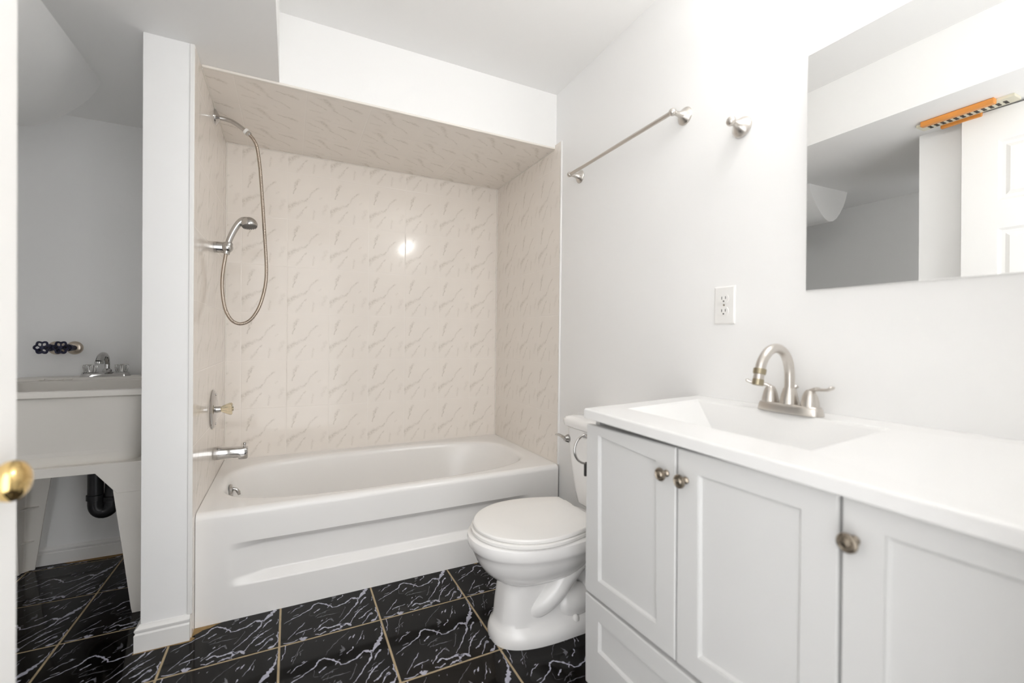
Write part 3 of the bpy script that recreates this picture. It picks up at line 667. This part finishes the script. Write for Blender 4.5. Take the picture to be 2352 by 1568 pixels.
mb.loft([[(x + dx, y + dy, tz(x, y) - 0.028) for (x, y), (dx, dy) in zip(I2, ((-.01,.01),(-.01,-.01),(.01,-.01),(.01,.01)))], [(x + dx, y + dy, tz(x, y) - D_ - .012) for (x, y), (dx, dy) in zip(I3, ((-.012,.012),(-.012,-.012),(.012,-.012),(.012,.012)))]], False, True)
mb.build('basin_shell', CTOP, top, smooth=0)
mb = MB(); mb.lathe([(0,0),(0.022,0),(0.022,0.002),(0.016,0.003),(0.014,0.001),(0,0.001)], (1.29, -1.19, tz(1.29, -1.19) - D_ + 0.0005), (0,0,1), 28); mb.build('drain', NICKEL, top)

# ------------------------------------------------------------------ vanity faucet
FXc, FYc = 1.452, -1.205; FZ = tz(1.452, -1.205) + 0.0002
fa = thing('vanity_faucet', 'brushed nickel gooseneck faucet with two lever handles', 'faucet', (FXc, FYc, FZ))
def stad(hl, hw, z, N=48, n=3.4):
    return [(FXc + hw*math.copysign(abs(math.sin(t))**(2/2.4), math.sin(t)), FYc + hl*math.copysign(abs(math.cos(t))**(2/n), math.cos(t)), FZ + z) for t in [2*PI*k/N for k in range(N)]]
mb = MB(); mb.loft([stad(.0815,.027,0), stad(.0815,.027,.004), stad(.079,.0255,.016), stad(.077,.0240,.0205), stad(.074,.021,.0225)]); mb.build('base', NICKEL, fa, smooth=40)
mb = MB(); mb.lathe([(0.0225,0.020),(0.0220,0.030),(0.0185,0.046),(0.0145,0.060),(0.0135,0.063),(0,0.063)], (FXc, FYc, FZ), (0,0,1), 32)
so = mb.build('spout_base', NICKEL, fa)
GP = [(0,.060),(0,.085),(-.002,.110),(-.011,.136),(-.029,.156),(-.056,.165),(-.083,.159),(-.103,.143),(-.1145,.126),(-.1190,.112)]
mb = MB(); mb.tube(spline([(FXc + x, FYc, FZ + z) for x, z in GP], 8), 0.0118, 22); mb.build('spout', NICKEL, fa)
av = Vector((-0.22, 0, -0.975))
mb = MB(); mb.lathe([(0.0135,0),(0.0145,0.001),(0.0145,0.011),(0.0132,0.014)], (FXc - .1188, FYc, FZ + .115), av, 28); q = mb.build('collar', AGED, fa); q['label'] = 'tarnished ring on the spout'
mb = MB(); mb.lathe([(0.0118,0),(0.0122,0.010),(0.0118,0.013)], (FXc - .1220, FYc, FZ + .101), av, 28); mb.build('spout_tip', NICKEL, fa)
mb = MB(); mb.lathe([(0.0118,0),(0.0128,0.001),(0.0128,0.015),(0.010,0.0155),(0,0.012)], (FXc - .1246, FYc, FZ + .0895), av, 28); q = mb.build('aerator', AGED, fa); q['label'] = 'brass-coloured aerator'
for s in (-1, 1):
    hy = FYc + s*0.0508
    mb = MB(); mb.lathe([(0.0205,0.0205),(0.0205,0.026),(0.0195,0.034),(0.0165,0.047),(0.0125,0.057),(0.008,0.063),(0,0.065)], (FXc, hy, FZ), (0,0,1), 30)
    hb = mb.build('handle', NICKEL, fa)
    mb = MB(); mb.tube(spline([(FXc+0.002, hy - s*0.004, FZ + .056), (FXc, hy + s*0.012, FZ + .0655), (FXc-0.006, hy + s*0.030, FZ + .0665), (FXc-0.012, hy + s*0.048, FZ + .0690), (FXc-0.016, hy + s*0.060, FZ + .0760)], 7),
                       [0.010]*5 + [0.009]*6 + [0.0068]*8 + [0.0070]*6 + [0.0078, 0.0075, 0.006, 0.003], 16, flat=0.55); mb.build('lever', NICKEL, hb)
mb = MB(); mb.tube([(FXc+.024, FYc, FZ+.018), (FXc+.024, FYc, FZ+.062)], 0.003, 10); mb.lathe([(0.003,0),(0.008,0.003),(0.008,0.006),(0.004,0.010),(0,0.010)], (FXc+.024, FYc, FZ+.060), (0,0,1), 16); mb.build('lift_rod', NICKEL, fa)

# ------------------------------------------------------------------ wall fittings
def wx(y): return 1.507 + max(0, (y + 0.90)) * (0.024/0.93)
mir = thing('mirror', 'frameless rectangular wall mirror above the sink', 'mirror', (1.50, -1.50, 1.48))
mb = MB(); a_, b_, c_, d_ = -1.215, -1.79, 1.1775, 1.784
mb.loft([[(1.5065,y,z) for y, z in ((a_,c_),(b_,c_),(b_,d_),(a_,d_))], [(1.4985-(z-c_)*.0125,y,z) for y, z in ((a_,c_),(b_,c_),(b_,d_),(a_,d_))]], True, True)
mb.build('backing', PLASTW, mir, smooth=0)
mb = MB(); mb.loft([[(1.4983-(z-c_)*.0125,y,z) for y, z in ((a_,c_),(b_,c_),(b_,d_),(a_,d_))], [(1.4972-(z-c_)*.0125,y,z) for y, z in ((a_-.001,c_+.001),(b_+.001,c_+.001),(b_+.001,d_-.001),(a_-.001,d_-.001))]], True, True); mb.build('glass', MIRR, mir, smooth=0)

tb = thing('towel_bar', 'brushed nickel towel bar on the wall above the toilet', 'towel bar', (1.50, -0.48, 1.82))
PF = [(0,0.0004),(0.030,0.0004),(0.030,0.003),(0.027,0.007),(0.019,0.013),(0.012,0.022),(0.0085,0.034),(0.0075,0.046),(0.0085,0.050),(0.0075,0.052)]
BZ = 1.8155; bx_ = 0.060
ends = (-0.160, -0.800)
for y in ends:
    mb = MB(); w = wx(y); mb.lathe([(r, h) for r, h in PF], (w, y, BZ), (-1, 0, 0), 32)
    mb.sphere((w - 0.060, y, BZ), 0.0128, 24); mb.build('mount', NICKEL, tb, smooth=40)
mb = MB(); mb.tube([(wx(ends[0]) - bx_, ends[0], BZ), (wx(ends[1]) - bx_, ends[1], BZ)], 0.0075, 18); mb.build('rail', NICKEL, tb)
hk = thing('robe_hook', 'brushed nickel robe hook between towel bar and mirror', 'hook', (1.505, -1.0, 1.70))
mb = MB(); mb.lathe([(0,0.0004),(0.031,0.0004),(0.031,0.003),(0.029,0.008),(0.022,0.015),(0.014,0.025),(0.009,0.034),(0.0075,0.042),(0.007,0.046)], (1.5065, -1.020, 1.685), (-1, 0, 0.12), 36); mb.build('rosette', NICKEL, hk)
mb = MB(); mb.sphere((1.4555, -1.020, 1.6915), 0.0140, 28, sx=0.9); mb.build('peg_ball', NICKEL, hk)

ol = thing('wall_outlet', 'white double electrical outlet above the vanity end', 'outlet', (1.507, -0.970, 1.155))
OY, OZ, OX = -0.970, 1.156, 1.5065
mb = MB(); mb.loft([[(OX,OY+s*.0365,OZ+t*.0585) for s,t in ((-1,-1),(1,-1),(1,1),(-1,1))], [(OX-.003,OY+s*.0365,OZ+t*.0585) for s,t in ((-1,-1),(1,-1),(1,1),(-1,1))], [(OX-.0058,OY+s*.0325,OZ+t*.0545) for s,t in ((-1,-1),(1,-1),(1,1),(-1,1))]], True, True); mb.build('cover_plate', PLASTW, ol, smooth=15)
for s in (-1, 1):
    zc = OZ + s*0.0195; mb = MB()
    ring = [(0.0165*math.cos(a), max(-0.0125, min(0.0125, 0.0165*math.sin(a)))) for a in [2*PI*k/48 for k in range(48)]]
    mb.loft([[(OX-.0057,OY+y,zc+z) for y, z in ring], [(OX-.0078,OY+y,zc+z) for y, z in ring]], True, True)
    r_ = mb.build('socket', PLASTW, ol, smooth=25)
    mb = MB()
    mb.box(OX-.0082, OX-.0076, OY-.0075, OY-.0055, zc-.001, zc+.007); mb.box(OX-.0082, OX-.0076, OY+.0055, OY+.0075, zc-.002, zc+.007)
    mb.lathe([(0.0026,0),(0.0026,0.0006),(0,0.0006)], (OX-.0076, OY, zc-.0075), (-1,0,0), 14); mb.build('slot', SLOT, r_, smooth=0)
mb = MB(); mb.lathe([(0.003,0),(0.0028,0.0012),(0,0.0014)], (OX-.0057, OY, OZ), (-1,0,0), 16); mb.build('screw', KNOBM, ol)

# vanity lamp above the mirror, just out of the frame
vl = thing('vanity_light', 'wall lamp with three glowing globes above the mirror', 'lamp', (1.50, -1.38, 2.0))
mb = MB(); mb.box(1.482, 1.5068, -1.64, -1.22, 1.985, 2.055); mb.build('back_plate', NICKEL, vl, bevel=0.004)
for y in (-1.23, -1.40, -1.57):
    mb = MB(); mb.lathe([(0.022,0),(0.024,0.02),(0.02,0.03)], (1.484, y, 2.02), (-1,0,0), 24); h_ = mb.build('socket', NICKEL, vl)
    mb = MB(); mb.sphere((1.425, y, 2.02), 0.025, 28); mb.build('globe', GLOW, h_)

# ------------------------------------------------------------------ laundry sink
SX, SY0, SY1, SZ = -0.465, 0.205, 0.800, 0.841
ls = thing('laundry_sink', 'off-white plastic laundry sink on splayed legs behind the partition', 'laundry sink', (SX, 0.50, 0))
SYc = (SY0 + SY1)/2
def rr4(hx, hy, z, r=0.03, N=6, cy=SYc):
    out = []
    for (sx, sy, a0) in ((1,1,0),(-1,1,PI/2),(-1,-1,PI),(1,-1,1.5*PI)):
        for k in range(N+1):
            a = a0 + PI/2*k/N; out.append((SX + sx*(hx-r) + r*math.cos(a), cy + sy*(hy-r) + r*math.sin(a), z))
    return out
HX, HY = 0.292, (SY1-SY0)/2
mb = MB()
out_r = [rr4(HX-.090,HY-.090,.56,.05), rr4(HX-.055,HY-.055,.562,.05), rr4(HX-.048,HY-.048,.60,.05), rr4(HX-.022,HY-.024,.812,.05), rr4(HX-.010,HY-.012,.819,.04), rr4(HX,HY,.8195,.03), rr4(HX,HY,.838,.03), rr4(HX-.003,HY-.003,SZ,.03)]
icy = SYc - 0.045
inn = [rr4(HX-.030,HY-.075,SZ,.05,cy=icy), rr4(HX-.036,HY-.081,SZ-.006,.05,cy=icy), rr4(HX-.045,HY-.092,.60,.06,cy=icy), rr4(HX-.10,HY-.14,.575,.06,cy=icy)]
mb.loft(out_r + inn, True, True); 
# raised faucet deck along the wall
mb.loft([rr4(HX-.004,.050,SZ-.004,.012,cy=SY1-.052), rr4(HX-.004,.050,.849,.012,cy=SY1-.052), rr4(HX-.007,.047,.852,.012,cy=SY1-.052)])
for k in range(4): 
    mb.tube([(-0.665 + k*0.030, SY1-0.103, 0.846), (-0.645 + k*0.030, SY1-0.103, 0.846)], 0.004, 10)
mb.build('basin', SINKP, ls, smooth=40)
# skirt with an arched opening and corner pockets
mb = MB(); zt, za, zb = 0.566, 0.533, 0.452
def skirt(face):
    # face: function (s across -1..1 in metres, z, inset) -> point ; width half w
    w = HX - 0.020 if face in 'fb' else HY - 0.020
    prof = [(-w, zt), (w, zt), (w, zb), (w - 0.083, zb), (w - 0.145, za), (-w + 0.145, za), (-w + 0.083, zb), (-w, zb)]
    t = 0.006
    def P(s, z, d):
        if face == 'f': return (SX + s, SY0 + 0.018 + d, z)
        if face == 'b': return (SX + s, SY1 - 0.018 - d, z)
        if face == 'l': return (SX - HX + 0.018 + d, SYc + s, z)
        return (SX + HX - 0.018 - d, SYc + s, z)
    mb.loft([[P(s, z, 0) for s, z in prof], [P(s, z, t) for s, z in prof]], True, True)
for fc in 'fblr': skirt(fc)
mb.box(SX-HX+.02, SX+HX-.02, SY0+.02, SY1-.02, zt-.008, zt-.002)
mb.build('skirt', SINKP, ls, bevel=0.002)
for sx in (-1, 1):
    for sy in (-1, 1):
        mb = MB(); rings = []
        for z, w, ou in ((0.50, 0.094, 0.0), (0.455, 0.092, 0.001), (0.25, 0.070, 0.012), (0.02, 0.046, 0.020), (0.001, 0.042, 0.020)):
            x_o = SX + sx*(HX - 0.022 + ou*0.6); y_o = SYc + sy*(HY - 0.022 + ou*0.2 if sy > 0 else HY - 0.022 + ou)
            t = 0.007
            L = [(x_o, y_o), (x_o - sx*w, y_o), (x_o - sx*w, y_o - sy*t), (x_o - sx*(t+.004), y_o - sy*t), (x_o - sx*t, y_o - sy*(t+.004)), (x_o - sx*t, y_o - sy*w), (x_o, y_o - sy*w)]
            rings.append([(x, y, z) for x, y in L])
        mb.loft(rings, True, True)
        # cross ribs and foot plate in the open channel
        for z in (0.28, 0.13, 0.004):
            f = (0.50 - z)/0.5; w = 0.094 - 0.052*f; x_o = SX + sx*(HX - 0.022 + 0.012*f); y_o = SYc + sy*(HY - 0.022 + (0.004 if sy > 0 else 0.02)*f)
            mb.prism([(x_o - sx*.004, y_o - sy*.004), (x_o - sx*(w*.75), y_o - sy*.004), (x_o - sx*.004, y_o - sy*(w*.75))], 'z', z - 0.002, z + 0.002)
        mb.build('leg', SINKP, ls, smooth=25)
# drain trap
tp = thing('drain_trap', 'black plastic drain trap under the laundry sink', 'drain pipe', (SX + 0.05, 0.55, 0.4))
mb = MB(); tx, ty = -0.406, 0.55
up = [(tx-.027, ty, .560), (tx-.027, ty, .36)] + [(tx - .027*math.cos(a), ty, .325 - .036*math.sin(a)) for a in [PI*k/14 for k in range(15)]] + [(tx+.027, ty+0.002, .36), (tx+.027, ty+.01, .40), (tx+.027, ty+.05, .435), (tx+.027, ty+.13, .445), (tx+.027, NB-.001, .445)]
mb.tube(up, 0.0262, 20); mb.build('pipe', ABS, tp)
for z in (0.47, 0.345):
    mb = MB(); mb.lathe([(0.0245,0),(0.031,0.002),(0.031,0.022),(0.0245,0.024)], (tx-.027, ty, z), (0,0,1), 12); mb.build('slip_nut', ABS, tp)
mb = MB(); mb.lathe([(0.0245,0),(0.029,0.002),(0.029,0.020),(0.0245,0.022)], (tx+.027, ty, .335), (0,0,1), 12); mb.build('slip_nut', ABS, tp)

# laundry faucet
LY = 0.742; LX = -0.455; LZ = 0.8522
lf = thing('laundry_faucet', 'chrome two-knob faucet on the laundry sink deck', 'faucet', (LX, LY, LZ))
def bar(hl, hw, z): return [(LX + hl*math.copysign(abs(math.cos(t))**(2/5), math.cos(t)), LY + hw*math.copysign(abs(math.sin(t))**(2/3), math.sin(t)), LZ + z) for t in [2*PI*k/48 for k in range(48)]]
mb = MB(); mb.loft([bar(.088,.026,0.0), bar(.088,.026,.004), bar(.083,.022,.017), bar(.080,.018,.020)]); mb.build('base', CHROME, lf, smooth=40)
mb = MB(); mb.lathe([(0.017,0.019),(0.017,0.030),(0.012,0.034),(0.011,0.036),(0,0.036)], (LX+.003, LY, LZ), (0,0,1), 8); mb.build('collar', CHROME, lf, smooth=20)
mb = MB(); mb.tube(spline([(LX+.004,LY,LZ+.034),(LX+.004,LY,LZ+.062),(LX+.003,LY-.010,LZ+.088),(LX+.000,LY-.032,LZ+.099),(LX-.002,LY-.055,LZ+.092),(LX-.004,LY-.068,LZ+.070)],8), [0.0095]*12 + [0.0105]*8 + [0.012 + 0.0001*i for i in range(21)], 20); sp_ = mb.build('spout', CHROME, lf)
mb = MB(); mb.lathe([(0.014,0),(0.0155,0.002),(0.0155,0.010),(0.012,0.011),(0,0.009)], (LX-.004,LY-.068,LZ+.071), (-0.04,-0.12,-1), 20); mb.build('aerator', CHROME, sp_)
for s in (-1, 1):
    rings = []
    for h, r in ((0.019,0.018),(0.024,0.021),(0.046,0.025),(0.052,0.024),(0.054,0.018)):
        rings.append([(LX + s*.0555 + r*(1+0.05*math.cos(14*t))*math.cos(t), LY + r*(1+0.05*math.cos(14*t))*math.sin(t), LZ + h) for t in [2*PI*k/84 for k in range(84)]])
    mb = MB(); mb.loft(rings); kn = mb.build('knob', CLEAR, lf); kn['label'] = 'clear ribbed acrylic knob'
    mb = MB(); mb.lathe([(0.006,0),(0.006,0.030),(0,0.030)], (LX + s*.0555, LY, LZ + .019), (0,0,1), 12); mb.build('stem', CHROME, kn)

# shut-off valves on the recess wall
def wheel(name, x, label, px, tilt):
    v = thing(name, label, 'shut-off valve', (x, NB, 0.979), 'washer shut-off valves')
    z = 0.980
    mb = MB(); mb.lathe([(0,0.0004),(0.030,0.0004),(0.030,0.004),(0.028,0.009),(0.022,0.013),(0.010,0.015),(0,0.015)], (x, NB, z), (0,-1,0), 36); mb.build('escutcheon', ESC, v)
    ax = Vector((tilt, -1, 0.04)).normalized()
    mb = MB(); c = Vector((x, NB - 0.010, z)); mb.lathe([(0.0125,0),(0.0125,0.03),(0.016,0.033),(0.016,0.05),(0.010,0.055),(0.006,0.06),(0.006,0.098)], c, ax, 16); mb.build('stem', BLUEV, v)
    hub = c + ax*0.098
    u = ax.cross(Vector((0,0,1))).normalized(); w = ax.cross(u).normalized()
    mb = MB(); pts = []
    for k in range(97):
        a = 2*PI*k/96; r = 0.0236*(1 + 0.12*math.cos(6*a)); pts.append(hub + u*(r*math.cos(a)) + w*(r*math.sin(a)))
    mb.tube(pts, 0.0042, 10, cap=False)
    for k in range(6):
        a = 2*PI*(k+0.5)/6; mb.tube([hub + ax*0.001, hub + u*(0.022*math.cos(a)) + w*(0.022*math.sin(a))], 0.0026, 8)
    mb.lathe([(0.008,-0.010),(0.009,0.0),(0.007,0.004),(0,0.005)], hub, ax, 16)
    # short cup-shaped shroud under the rim
    mb.build('hand_wheel', BLUEV, v)
    mb = MB(); rings = []
    for h, r in ((-0.026, 0.017), (-0.014, 0.0225), (-0.004, 0.025)):
        rings.append([tuple(hub + ax*h + u*(r*math.cos(a)) + w*(r*math.sin(a))) for a in [PI*0.08 + PI*0.84*k/20 for k in range(21)]])
    inner = [[tuple(Vector(p) - (Vector(p)-hub)*0.08) for p in r_] for r_ in rings]
    mb.loft(rings + inner[::-1], False, False, closed=False)
    mb.build('shroud', BLUEV, v)
wheel('shutoff_valve', -0.648, 'dark blue wheel valve farther from the partition', 99, -0.10)
wheel('shutoff_valve', -0.586, 'dark blue wheel valve nearer the partition', 141, -0.12)
